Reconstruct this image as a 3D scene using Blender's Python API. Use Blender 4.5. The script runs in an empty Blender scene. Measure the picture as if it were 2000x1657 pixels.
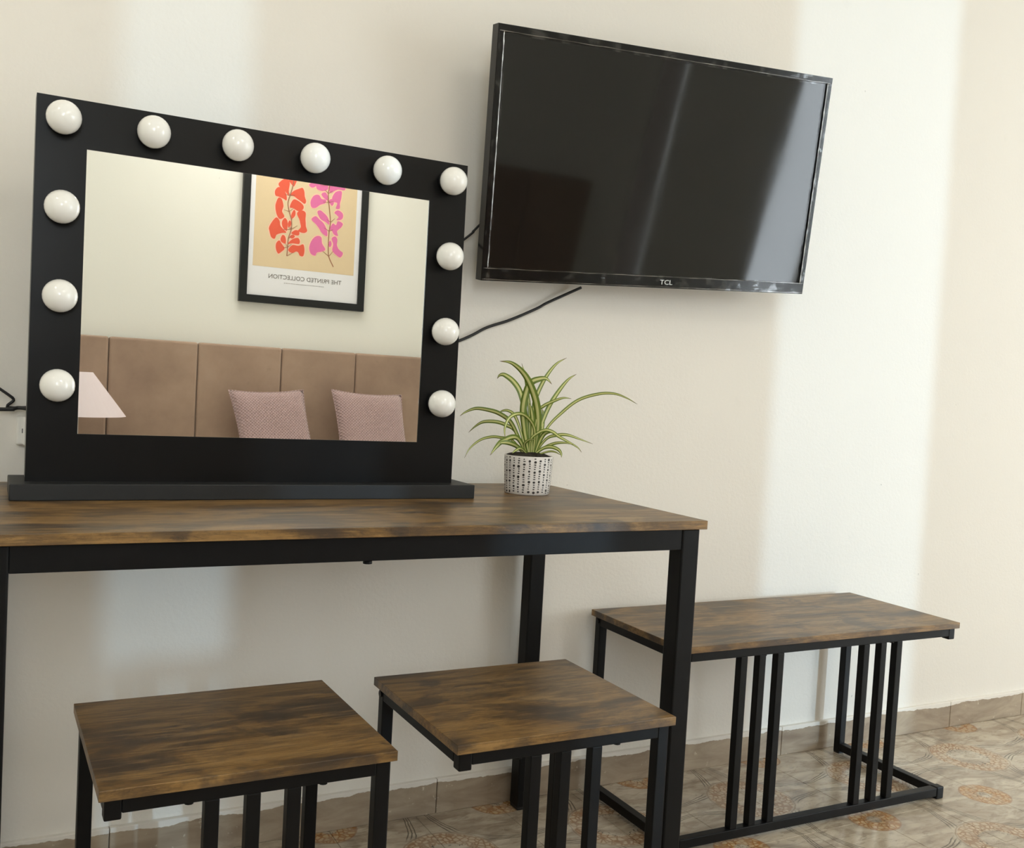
import bpy, bmesh, math, random
from mathutils import Vector, Matrix, noise
random.seed(7)
sc = bpy.context.scene
col = sc.collection

# ------------------------------------------------------------------ camera
CAM = Vector((-1.0957, -1.9967, 0.9706))
CR = ((0.88195065, 0.47061357, -0.02619017),
      (-0.46807549, 0.88101598, 0.06867440),
      (0.05539306, -0.04830846, 0.99729529))       # columns: right, forward, up
F, PX, PY = 1930.28, 997.99, 848.43
cd = bpy.data.cameras.new('camera')
cam = bpy.data.objects.new('camera', cd)
col.objects.link(cam)
cd.sensor_fit = 'HORIZONTAL'
cd.sensor_width = 36.0
cd.lens = F / 2000.0 * 36.0
cd.shift_x = (1000.0 - PX) / 2000.0
cd.shift_y = (PY - 828.5) / 2000.0
cd.clip_start = 0.02
cd.clip_end = 100
M = Matrix.Identity(4)
for r in range(3):
    M[r][0] = CR[r][0]; M[r][1] = CR[r][2]; M[r][2] = -CR[r][1]; M[r][3] = CAM[r]
cam.matrix_world = M
sc.camera = cam

# ------------------------------------------------------------------ light
sc.view_settings.view_transform = 'Standard'
sc.view_settings.look = 'None'
sc.view_settings.exposure = 0.36
sc.view_settings.gamma = 1.0
sc.view_settings.use_curve_mapping = False
world = bpy.data.worlds.new('overcast_sky')
sc.world = world
world.use_nodes = True
wbg = world.node_tree.nodes['Background']
wbg.inputs[0].default_value = (0.86, 0.945, 1.0, 1)
wbg.inputs[1].default_value = 8.0

WALL_R = 5.40
WALL_L = -1.80
WALL_F = -3.448        # wall behind the bed, opposite the wall in view; the windows are in it
CEIL = 2.70
WT = .06               # thickness of the window wall
WIN = (3.06, 3.52, 0.06, 2.35)      # window_1: x0 x1 z0 z1 in the front wall
WIN_FILL_R = (3.86, 5.20, 0.06, 2.35)     # window_fill_right
WIN_FILL_L = (-1.76, -1.06, 1.16, 2.30)    # window_fill_left, unseen opening added behind the camera to fill the left side
SLIT = (2.085, 2.280, 0.06, 2.35)   # window_2, narrow side light


def area_light(name, loc, target, sx, sy, power, color, portal=False):
    ld = bpy.data.lights.new(name, 'AREA')
    ld.shape = 'RECTANGLE'
    ld.size = sx
    ld.size_y = sy
    ld.energy = power
    ld.color = color
    if portal:
        ld.cycles.is_portal = True
    o = bpy.data.objects.new(name, ld)
    col.objects.link(o)
    o.location = loc
    d = Vector(target) - Vector(loc)
    o.rotation_euler = d.to_track_quat('-Z', 'Y').to_euler()
    return o


# a bright bluish strip of open sky far outside, seen through both window openings
area_light('sky_strip', (6.70, -8.80, 1.45), (0.2, 0.0, 0.95), 0.065, 1.2, 290, (0.50, 0.77, 1.0))
for W_ in (WIN, WIN_FILL_R, WIN_FILL_L):
    wc = ((W_[0] + W_[1]) / 2, WALL_F - WT - .02, (W_[2] + W_[3]) / 2)
    area_light('window_portal', wc, (wc[0], 0, wc[2]), W_[1] - W_[0], W_[3] - W_[2], 1, (1, 1, 1), True)
# soft fill added below the ceiling to lift the mirrored wall, no fixture
area_light('ceiling_fill', (0.1, -2.75, 2.66), (0.1, -2.75, 0), 0.9, 0.9, 14, (1.0, 0.975, 0.90))
area_light('wall_lamp', (-1.72, -1.0, 2.30), (-0.6, 0.0, 1.7), 0.25, 0.25, 2.0, (1.0, 0.90, 0.74))

# ------------------------------------------------------------------ pixel helpers


def ray(u, v):
    a, b = (u - PX) / F, -(v - PY) / F
    return Vector([CR[i][0] * a + CR[i][1] + CR[i][2] * b for i in range(3)])


def on_y(u, v, y):
    d = ray(u, v)
    return CAM + d * ((y - CAM.y) / d.y)


# ------------------------------------------------------------------ mesh helpers
def new_obj(name, bm, mat=None, parent=None, smooth=False):
    me = bpy.data.meshes.new(name)
    bm.normal_update()
    bm.to_mesh(me)
    bm.free()
    if mat:
        me.materials.append(mat)
    if smooth:
        for p in me.polygons:
            p.use_smooth = True
    return link(name, me, parent)


def link(name, me, parent=None):
    o = bpy.data.objects.new(name, me)
    col.objects.link(o)
    if parent:
        o.parent = parent
    return o


def empty(name, loc=(0, 0, 0), rz=0.0):
    o = bpy.data.objects.new(name, None)
    col.objects.link(o)
    o.location = loc
    o.rotation_euler = (0, 0, rz)
    o.empty_display_size = 0.1
    return o


def tag(o, label, cat=None, group=None, kind=None):
    o['label'] = label
    if cat: o['category'] = cat
    if group: o['group'] = group
    if kind: o['kind'] = kind
    return o


def box(bm, x0, x1, y0, y1, z0, z1, bevel=0.0, seg=2):
    r = bmesh.ops.create_cube(bm, size=1.0)
    vs = r['verts']
    for v in vs:
        v.co = Vector((x0 + (v.co.x + .5) * (x1 - x0), y0 + (v.co.y + .5) * (y1 - y0), z0 + (v.co.z + .5) * (z1 - z0)))
    if bevel > 0:
        es = list({e for v in vs for e in v.link_edges})
        bmesh.ops.bevel(bm, geom=es, offset=bevel, segments=seg, profile=0.5, affect='EDGES')
    return bm


def one_box(name, dims, mat, parent=None, bevel=0.0, seg=2):
    bm = bmesh.new()
    box(bm, *dims, bevel=bevel, seg=seg)
    return new_obj(name, bm, mat, parent)


def tube(bm, pts, rad, seg=8, cap=True):
    pts = [Vector(p) for p in pts]
    rings = []
    n = len(pts)
    prev = None
    for i, p in enumerate(pts):
        t = (pts[min(i + 1, n - 1)] - pts[max(i - 1, 0)]).normalized()
        a = prev if prev else (Vector((0, 0, 1)) if abs(t.z) < .9 else Vector((1, 0, 0)))
        u = (a - t * a.dot(t)).normalized()
        prev = u
        w = t.cross(u)
        r = rad[i] if isinstance(rad, (list, tuple)) else rad
        rings.append([bm.verts.new(p + (u * math.cos(k * 2 * math.pi / seg) + w * math.sin(k * 2 * math.pi / seg)) * r) for k in range(seg)])
    for a, b in zip(rings, rings[1:]):
        for k in range(seg):
            bm.faces.new((a[k], a[(k + 1) % seg], b[(k + 1) % seg], b[k]))
    if cap:
        bm.faces.new(rings[0][::-1])
        bm.faces.new(rings[-1])
    return bm


def spline(pts, sub=6):
    P = [Vector(p) for p in pts]
    P = [P[0] * 2 - P[1]] + P + [P[-1] * 2 - P[-2]]
    out = []
    for i in range(1, len(P) - 2):
        for k in range(sub):
            t = k / sub
            a, b, c, d = P[i - 1], P[i], P[i + 1], P[i + 2]
            out.append(.5 * ((2 * b) + (c - a) * t + (2 * a - 5 * b + 4 * c - d) * t * t + (3 * b - a - 3 * c + d) * t ** 3))
    out.append(P[-2])
    return out


def closed_spline(pts, sub=5):
    P = [Vector(p) for p in pts]
    n = len(P)
    out = []
    for i in range(n):
        a, b, c, d = P[i - 1], P[i], P[(i + 1) % n], P[(i + 2) % n]
        for k in range(sub):
            t = k / sub
            out.append(.5 * ((2 * b) + (c - a) * t + (2 * a - 5 * b + 4 * c - d) * t * t + (3 * b - a - 3 * c + d) * t ** 3))
    return out


def lathe(bm, prof, seg=40, center=(0, 0, 0), cap0=True, cap1=True):
    c = Vector(center)
    rings = []
    for r, z in prof:
        rings.append([bm.verts.new(c + Vector((r * math.cos(k * 2 * math.pi / seg), r * math.sin(k * 2 * math.pi / seg), z))) for k in range(seg)])
    for a, b in zip(rings, rings[1:]):
        for k in range(seg):
            bm.faces.new((a[k], a[(k + 1) % seg], b[(k + 1) % seg], b[k]))
    if cap0: bm.faces.new(rings[0][::-1])
    if cap1: bm.faces.new(rings[-1])
    return bm


def text_mesh(name, body, size, mat, parent, align='CENTER', extrude=0.0002):
    cu = bpy.data.curves.new(name, 'FONT')
    cu.body = body
    cu.size = size
    cu.align_x = align
    cu.extrude = extrude
    cu.resolution_u = 3
    tmp = bpy.data.objects.new(name, cu)
    col.objects.link(tmp)
    dg = bpy.context.evaluated_depsgraph_get()
    me = bpy.data.meshes.new_from_object(tmp.evaluated_get(dg))
    bpy.data.objects.remove(tmp)
    me.name = name
    me.materials.clear()
    me.materials.append(mat)
    return link(name, me, parent)


# ------------------------------------------------------------------ material helpers
class NT:
    def __init__(self, name):
        self.m = bpy.data.materials.new(name)
        self.m.use_nodes = True
        self.t = self.m.node_tree
        self.b = self.t.nodes['Principled BSDF']
        self.out = self.t.nodes['Material Output']

    def n(self, typ, **kw):
        nd = self.t.nodes.new(typ)
        for k, v in kw.items():
            setattr(nd, k, v)
        return nd

    def l(self, a, b):
        self.t.links.new(a, b)

    def val(self, sock, v):
        if hasattr(v, 'is_linked') or isinstance(v, bpy.types.NodeSocket):
            self.l(v, sock)
        else:
            sock.default_value = v

    def math(self, op, a, b=None, c=None, clamp=False):
        nd = self.n('ShaderNodeMath', operation=op)
        nd.use_clamp = clamp
        self.val(nd.inputs[0], a)
        if b is not None: self.val(nd.inputs[1], b)
        if c is not None: self.val(nd.inputs[2], c)
        return nd.outputs[0]

    def mix(self, fac, a, b, mode='MIX'):
        nd = self.n('ShaderNodeMix', data_type='RGBA', blend_type=mode)
        self.val(nd.inputs[0], fac)
        for s, v in ((nd.inputs[6], a), (nd.inputs[7], b)):
            if isinstance(v, bpy.types.NodeSocket): self.l(v, s)
            else: s.default_value = (*v, 1) if len(v) == 3 else v
        return nd.outputs[2]

    def noise(self, vec, scale, detail=4, rough=.55, dist=0.0):
        nd = self.n('ShaderNodeTexNoise')
        self.l(vec, nd.inputs['Vector'])
        nd.inputs['Scale'].default_value = scale
        nd.inputs['Detail'].default_value = detail
        nd.inputs['Roughness'].default_value = rough
        nd.inputs['Distortion'].default_value = dist
        return nd.outputs[0]

    def ramp(self, fac, stops):
        nd = self.n('ShaderNodeValToRGB')
        cr = nd.color_ramp
        while len(cr.elements) < len(stops): cr.elements.new(.5)
        for e, (p, c) in zip(cr.elements, stops):
            e.position = p
            e.color = (*c, 1) if len(c) == 3 else c
        self.l(fac, nd.inputs[0])
        return nd.outputs[0]

    def step(self, v, a, b):
        nd = self.n('ShaderNodeMapRange', interpolation_type='SMOOTHSTEP')
        self.val(nd.inputs[0], v)
        nd.inputs[1].default_value = a
        nd.inputs[2].default_value = b
        return nd.outputs[0]

    def mapping(self, vec, scale=(1, 1, 1), loc=(0, 0, 0)):
        nd = self.n('ShaderNodeMapping')
        self.l(vec, nd.inputs[0])
        nd.inputs['Scale'].default_value = scale
        nd.inputs['Location'].default_value = loc
        return nd.outputs[0]

    def pos(self):
        return self.n('ShaderNodeNewGeometry').outputs['Position']

    def obj(self):
        return self.n('ShaderNodeTexCoord').outputs['Object']

    def bump(self, h, strength, dist):
        nd = self.n('ShaderNodeBump')
        nd.inputs['Strength'].default_value = strength
        nd.inputs['Distance'].default_value = dist
        self.l(h, nd.inputs['Height'])
        self.l(nd.outputs[0], self.b.inputs['Normal'])


def srgb(r, g, b):
    f = lambda c: (c / 255 / 12.92) if c / 255 <= .04045 else ((c / 255 + .055) / 1.055) ** 2.4
    return (f(r), f(g), f(b))


def simple(name, rgb, rough=.5, metal=0.0, spec=.5, coat=0.0, noise_amt=.06, noise_scale=30, bump=0.0):
    t = NT(name)
    p = t.obj()
    nz = t.noise(p, noise_scale, 3)
    dark = tuple(c * (1 - noise_amt) for c in rgb)
    lite = tuple(min(1, c * (1 + noise_amt)) for c in rgb)
    t.l(t.mix(nz, dark, lite), t.b.inputs['Base Color'])
    t.b.inputs['Roughness'].default_value = rough
    t.b.inputs['Metallic'].default_value = metal
    t.b.inputs['Specular IOR Level'].default_value = spec
    t.b.inputs['Coat Weight'].default_value = coat
    if bump: t.bump(t.noise(p, noise_scale * 6, 3), bump, .001)
    return t.m


def wall_paint(name, rgb, bump=.25):
    t = NT(name)
    p = t.pos()
    n1 = t.noise(p, 1.3, 3)
    n2 = t.noise(p, 9, 5, .6)
    c = t.mix(n1, tuple(k * .97 for k in rgb), tuple(min(1, k * 1.02) for k in rgb))
    c = t.mix(t.step(n2, .62, .8), c, tuple(k * .965 for k in rgb))
    # few small scuffs and pin holes
    n3 = t.noise(p, 34, 2, .5)
    c = t.mix(t.step(n3, .765, .80), c, tuple(k * .72 for k in rgb))
    t.l(c, t.b.inputs['Base Color'])
    t.b.inputs['Roughness'].default_value = .62
    h = t.math('ADD', t.math('MULTIPLY', t.noise(p, 6, 4, .55), 2.2), t.noise(p, 110, 3, .6))
    t.bump(h, bump, .0025)
    return t.m


def wood_mat(name):
    t = NT(name)
    o = t.obj()
    oi = t.n('ShaderNodeObjectInfo')
    off = t.n('ShaderNodeVectorMath', operation='SCALE')
    t.l(oi.outputs['Location'], off.inputs[0])
    off.inputs['Scale'].default_value = 3.7
    add = t.n('ShaderNodeVectorMath', operation='ADD')
    t.l(o, add.inputs[0]); t.l(off.outputs[0], add.inputs[1])
    v = add.outputs[0]
    big = t.noise(t.mapping(v, (2.6, 6.0, 6.0)), 1.7, 6, .60, .5)
    c = t.ramp(big, [(.36, srgb(72, 58, 44)), (.44, srgb(96, 74, 47)), (.50, srgb(128, 97, 55)), (.56, srgb(148, 114, 67)), (.63, srgb(114, 90, 60)), (.70, srgb(156, 125, 82))])
    mid = t.noise(t.mapping(v, (2.2, 24, 24)), 2.4, 9, .72, .4)
    c = t.mix(t.math('MULTIPLY', t.step(mid, .49, .63), .48), c, srgb(70, 54, 39))
    c = t.mix(t.math('MULTIPLY', t.step(mid, .48, .38), .38), c, srgb(176, 140, 88))
    blot = t.noise(t.mapping(v, (3.4, 6.5, 6.5), (3.1, 1.7, 0)), 1.7, 5, .62, .6)
    c = t.mix(t.math('MULTIPLY', t.step(blot, .535, .65), .74), c, srgb(60, 50, 42))
    grain = t.noise(t.mapping(v, (6, 150, 150)), 2.0, 5, .65, .3)
    c = t.mix(t.math('MULTIPLY', t.step(grain, .46, .66), .42), c, srgb(50, 37, 25))
    crack = t.noise(t.mapping(v, (5, 38, 38), (9, 2, 0)), 2.4, 6, .7, 1.2)
    line = t.step(t.math('ABSOLUTE', t.math('SUBTRACT', crack, .5)), .018, .0)
    c = t.mix(t.math('MULTIPLY', line, .45), c, srgb(38, 28, 20))
    t.l(c, t.b.inputs['Base Color'])
    r = t.math('ADD', t.math('MULTIPLY', mid, .14), .30)
    t.l(r, t.b.inputs['Roughness'])
    t.b.inputs['Specular IOR Level'].default_value = .5
    t.bump(t.math('ADD', grain, t.math('MULTIPLY', line, -.8)), .12, .0006)
    return t.m


def floor_mat(name):
    """20 cm printed tiles; the print repeats every 40 cm: rings, small rosettes and triple ogee lines."""
    t = NT(name)
    p = t.pos()
    sep = t.n('ShaderNodeSeparateXYZ')
    t.l(p, sep.inputs[0])

    def fold(s, off):
        a = t.math('DIVIDE', t.math('ADD', s, off), .4)
        fr = t.math('FRACT', a)
        return t.math('MULTIPLY', t.math('SUBTRACT', .5, t.math('ABSOLUTE', t.math('SUBTRACT', fr, .5))), .4)
    wob = t.noise(p, 14, 3)
    w = t.math('MULTIPLY', t.math('SUBTRACT', wob, .5), .012)
    u = t.math('ABSOLUTE', t.math('ADD', fold(sep.outputs[0], .222), w))
    v = t.math('ABSOLUTE', t.math('ADD', fold(sep.outputs[1], .207), w))
    # marbled beige ground
    st = t.mapping(p, (5, 13, 1))
    n1 = t.noise(st, 1.3, 5, .6, 1.1)
    n2 = t.noise(st, 4.5, 5, .65, .8)
    c = t.ramp(n1, [(.30, srgb(144, 129, 112)), (.45, srgb(178, 163, 143)), (.58, srgb(202, 189, 168)), (.75, srgb(216, 205, 186))])
    c = t.mix(t.math('MULTIPLY', t.step(n2, .50, .66), .55), c, srgb(136, 120, 104))
    # rings and rosettes of honeycomb cells
    vor = t.n('ShaderNodeTexVoronoi', feature='DISTANCE_TO_EDGE')
    t.l(t.mapping(p, (1, 1, 0)), vor.inputs['Vector'])
    vor.inputs['Scale'].default_value = 78
    fade = t.math('ADD', t.math('MULTIPLY', t.step(t.noise(p, 26, 4, .6), .36, .62), .40), .58)
    edge = t.step(vor.outputs[0], .20, .05)
    cell = t.mix(edge, srgb(208, 186, 156), srgb(158, 122, 90))
    cell2 = t.mix(edge, srgb(206, 176, 134), srgb(168, 118, 68))
    r = t.math('SQRT', t.math('ADD', t.math('MULTIPLY', u, u), t.math('MULTIPLY', v, v)))
    u2, v2 = t.math('SUBTRACT', .2, u), t.math('SUBTRACT', .2, v)
    r2 = t.math('SQRT', t.math('ADD', t.math('MULTIPLY', u2, u2), t.math('MULTIPLY', v2, v2)))
    ring = t.math('MULTIPLY', t.step(r, .052, .058), t.step(r, .104, .098))
    c = t.mix(t.math('MULTIPLY', ring, fade), c, cell)
    c = t.mix(t.math('MULTIPLY', t.math('MULTIPLY', t.step(r, .102, .104), t.step(r, .107, .105)), t.math('MULTIPLY', fade, .6)), c, srgb(128, 94, 64))
    # specks around the ring's centre
    sp = t.noise(p, 150, 2)
    spk = t.math('MULTIPLY', t.step(sp, .58, .64), t.math('MULTIPLY', t.step(r, .040, .048), t.step(r, .066, .058)))
    c = t.mix(t.math('MULTIPLY', spk, .85), c, srgb(52, 46, 40))
    ros = t.math('MULTIPLY', t.step(r2, .062, .058), t.step(r2, .012, .022))
    c = t.mix(t.math('MULTIPLY', ros, fade), c, cell2)
    c = t.mix(t.math('MULTIPLY', t.math('MULTIPLY', t.step(r2, .058, .060), t.step(r2, .064, .062)), t.math('MULTIPLY', fade, .7)), c, srgb(150, 102, 60))
    spk2 = t.math('MULTIPLY', t.step(sp, .60, .66), t.step(r2, .034, .026))
    c = t.mix(t.math('MULTIPLY', spk2, .8), c, srgb(66, 58, 48))
    # triple dark ogee lines (u*v = const)
    uv = t.math('MULTIPLY', u, v)
    nearneck = t.step(t.math('MAXIMUM', u, v), .085, .11)
    for k in (.0060, .0050, .0040):
        ln = t.step(t.math('ABSOLUTE', t.math('SUBTRACT', uv, k)), .00026, .00010)
        c = t.mix(t.math('MULTIPLY', t.math('MULTIPLY', ln, nearneck), .8), c, srgb(70, 62, 52))
    t.l(c, t.b.inputs['Base Color'])
    t.l(t.math('ADD', t.math('MULTIPLY', n2, .16), .12), t.b.inputs['Roughness'])
    t.bump(t.math('ADD', n1, t.math('MULTIPLY', n2, .3)), .10, .003)
    return t.m


def skirting_mat(name, paint):
    t = NT(name)
    p = t.pos()
    n1 = t.noise(t.mapping(p, (4, 4, 14)), 1.6, 5, .6, .8)
    c = t.ramp(n1, [(.28, srgb(136, 119, 102)), (.5, srgb(163, 147, 127)), (.72, srgb(182, 167, 146))])
    n2 = t.noise(p, 60, 3, .6)
    c = t.mix(t.step(n2, .66, .74), c, srgb(206, 196, 178))
    sep = t.n('ShaderNodeSeparateXYZ')
    t.l(p, sep.inputs[0])
    e1 = t.noise(t.mapping(p, (7, 1, 1)), 1.0, 6, .65)
    edge = t.math('ADD', t.math('MULTIPLY', t.math('SUBTRACT', e1, .5), .034), .070)
    over = t.step(t.math('SUBTRACT', sep.outputs[2], edge), -.0006, .0006)
    c = t.mix(over, c, paint)
    t.l(c, t.b.inputs['Base Color'])
    t.b.inputs['Roughness'].default_value = .38
    t.bump(over, .5, .0012)
    return t.m


PAINT = srgb(236, 231, 222)
m_wall = wall_paint('cream_wall_paint', PAINT)
m_wall2 = wall_paint('pale_wall_paint', srgb(237, 236, 229), .08)
m_ceil = wall_paint('ceiling_paint', srgb(238, 234, 226), .08)
m_wood = wood_mat('rustic_brown_board')
m_metal = simple('black_powder_coat', (.0055, .0055, .0058), .42, spec=.18, noise_amt=.3, noise_scale=60, bump=.05)
m_black = simple('black_satin_frame', (.005, .005, .005), .30, spec=.2, noise_amt=.25, noise_scale=14)
m_plinth = simple('black_matt_base', (.011, .0115, .012), .5, spec=.4, noise_amt=.25, noise_scale=20)
m_floor = floor_mat('printed_floor_tile')
m_grout = simple('grout', srgb(176, 162, 142), .9)
m_skirt = skirting_mat('skirting_tile', PAINT)
m_white = simple('white_plastic', srgb(232, 230, 224), .35)
m_cable = simple('black_cable', (.012, .012, .013), .5)
m_chrome = simple('screw_steel', (.5, .5, .5), .3, metal=1)

t = NT('mirror_glass')
t.l(t.mix(t.noise(t.pos(), 3, 2), (.90, .91, .88), (.93, .935, .905)), t.b.inputs['Base Color'])
t.b.inputs['Metallic'].default_value = 1
t.b.inputs['Roughness'].default_value = 0.0
m_mirror = t.m

t = NT('opal_bulb_glass')
t.l(t.mix(t.noise(t.obj(), 40, 2), srgb(244, 243, 238), srgb(250, 249, 245)), t.b.inputs['Base Color'])
t.b.inputs['Roughness'].default_value = .12
t.b.inputs['Coat Weight'].default_value = .4
t.b.inputs['Coat Roughness'].default_value = .04
m_bulb = t.m


def pane_mat(name, gloss):
    t = NT(name)
    tr = t.n('ShaderNodeBsdfTransparent')
    gl = t.n('ShaderNodeBsdfGlossy')
    gl.inputs['Roughness'].default_value = .03
    mx = t.n('ShaderNodeMixShader')
    t.l(t.math('ADD', t.math('MULTIPLY', t.noise(t.obj(), 18, 3), gloss * .4), gloss * .8), mx.inputs[0])
    t.l(tr.outputs[0], mx.inputs[1]); t.l(gl.outputs[0], mx.inputs[2])
    t.l(mx.outputs[0], t.out.inputs[0])
    return t.m


m_pane = pane_mat('window_glass', .06)

# ------------------------------------------------------------------ room shell
def struct(o, label, cat):
    return tag(o, label, cat, kind='structure')


struct(one_box('wall_back', (WALL_L - .12, WALL_R + .12, 0, .12, -.05, CEIL + .1), m_wall), 'cream painted plaster wall carrying the television', 'wall')
struct(one_box('wall_left', (WALL_L - .12, WALL_L, WALL_F, 0, -.05, CEIL + .1), m_wall2), 'cream painted wall on the left of the room', 'wall')
struct(one_box('wall_right', (WALL_R, WALL_R + .12, WALL_F, 0, -.05, CEIL + .1), m_wall2), 'cream painted wall on the right of the room', 'wall')
bm = bmesh.new()
ys = [WALL_L - .12, WIN_FILL_L[0], WIN_FILL_L[1], SLIT[0], SLIT[1], WIN[0], WIN[1], WIN_FILL_R[0], WIN_FILL_R[1], WALL_R + .12]
for k, (a, b) in enumerate(zip(ys, ys[1:])):
    if k % 2:
        box(bm, a, b, WALL_F - WT, WALL_F, -.05, WIN_FILL_L[2] if k == 1 else WIN[2])
        box(bm, a, b, WALL_F - WT, WALL_F, WIN_FILL_L[3] if k == 1 else WIN[3], CEIL + .1)
    else:
        box(bm, a, b, WALL_F - WT, WALL_F, -.05, CEIL + .1)
struct(new_obj('wall_front', bm, m_wall2), 'pale painted wall behind the headboard, seen in the mirror', 'wall')
m_brown = simple('brown_blocker_render', srgb(84, 72, 62), .8)
struct(one_box('wall_blocker', (1.2, 2.96, -4.62, -4.50, -.05, CEIL + .1), m_brown), 'unseen wall added beyond the narrow window to block the sky', 'wall')  # unseen wall, added to keep sky behind the slit off the screen
struct(one_box('ceiling', (WALL_L, WALL_R, WALL_F, 0, CEIL, CEIL + .1), m_ceil), 'white painted ceiling', 'ceiling')


def window(name, x0, x1, z0, z1, label, f):
    e = empty(name, ((x0 + x1) / 2, WALL_F - WT / 2, z0))
    struct(e, label, 'window')
    w, h = (x1 - x0) / 2, z1 - z0
    bm = bmesh.new()
    box(bm, -w, -w + f, -.02, .02, 0, h); box(bm, w - f, w, -.02, .02, 0, h)
    box(bm, -w + f, w - f, -.02, .02, 0, f); box(bm, -w + f, w - f, -.02, .02, h - f, h)
    new_obj('window_frame', bm, m_white, e)
    one_box('pane', (-w + f, w - f, -.003, .003, f, h - f), m_pane, e)
    return e


window('window_1', *WIN, 'tall balcony window opposite the television, reflected at its right edge', .03)
window('window_fill_left', *WIN_FILL_L, 'unseen window added above the left end of the headboard for fill light', .04)
window('window_fill_right', *WIN_FILL_R, 'wide unseen window added at the far right of the front wall for more daylight', .045)  # unseen opening, added to make up the window light
window('window_2', *SLIT, 'narrow tall window between headboard and balcony window', .008)

# floor: slab of grout with single 20 cm tiles
floor = one_box('floor', (WALL_L, WALL_R, WALL_F, 0, -.06, -.0015), m_grout)
struct(floor, 'beige printed ceramic tile floor with brown rosettes', 'floor')
bm = bmesh.new()
box(bm, -.0994, .0994, -.0994, .0994, -.008, 0.0, bevel=.0005, seg=1)
tile_me = bpy.data.meshes.new('floor_tile')
bm.to_mesh(tile_me); bm.free()
tile_me.materials.append(m_floor)
rest = bmesh.new()
for i in range(-9, 28):
    for j in range(0, 18):
        cx, cy = -.022 + .2 * i + .1, -.007 - .2 * j - .1
        x0, x1 = max(cx - .099, WALL_L), min(cx + .099, WALL_R)
        y0 = max(cy - .099, WALL_F)
        if x1 - x0 < .02 or cy + .099 - y0 < .02: continue
        if j < 5 and x1 - x0 > .197 and cx < 2.3:
            o = link('floor_tile', tile_me, floor)
            o.location = (cx, cy, random.uniform(-.0002, .0002))
        else:
            box(rest, x0, x1, y0, cy + .099, -.008, 0)
o = new_obj('tile_field', rest, m_floor, floor)
o['kind'] = 'stuff'

# skirting of stone tiles along the back wall
sk = empty('baseboard_back', (0, 0, 0))
struct(sk, 'brown stone tile skirting with paint slopped over its top edge', 'baseboard')
xs = [WALL_L] + [-.174 + .344 * k for k in range(-4, 16)] + [WALL_R]
for a, b in zip(xs, xs[1:]):
    one_box('skirting_tile', (a + .0008, b - .0008, -.012, 0, 0.0, .079), m_skirt, sk, bevel=.0012, seg=1)

# ------------------------------------------------------------------ dining table
TX0, TX1, TYF, TYB = -1.110, .0519, -.614, -.020
tb = empty('dining_table', ((TX0 + TX1) / 2, (TYF + TYB) / 2, 0))
tag(tb, 'long black steel table with rustic brown board top against the wall', 'table')
hx, hy = (TX1 - TX0) / 2, (TYB - TYF) / 2
one_box('table_top', (-hx, hx, -hy, hy, .7345, .75), m_wood, tb, bevel=.0009)
L = .038; ins = .009
for sx in (-1, 1):
    for sy in (-1, 1):
        x0 = sx * (hx - ins) - (L if sx > 0 else 0)
        y0 = sy * (hy - ins) - (L if sy > 0 else 0)
        lg = one_box('leg', (x0, x0 + L, y0, y0 + L, .006, .7345), m_metal, tb, bevel=.003)
        one_box('foot', (x0 + .001, x0 + L - .001, y0 + .001, y0 + L - .001, 0, .008), m_cable, lg, bevel=.002)
for sy in (-1, 1):
    y0 = -hy + ins + .002 if sy < 0 else hy - ins - .022
    one_box('apron', (-hx + ins + L, hx - ins - L, y0, y0 + .02, .697, .7345), m_metal, tb, bevel=.001)
for sx in (-1, 1):
    x0 = -hx + ins + .002 if sx < 0 else hx - ins - .022
    one_box('apron', (x0, x0 + .02, -hy + ins + L, hy - ins - L, .697, .7345), m_metal, tb, bevel=.001)
bm = bmesh.new()
lathe(bm, [(.007, 0), (.007, .004), (.003, .006)], 12, (-.05, -hy + .021, .6915))
new_obj('screw', bm, m_metal, tb)


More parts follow.
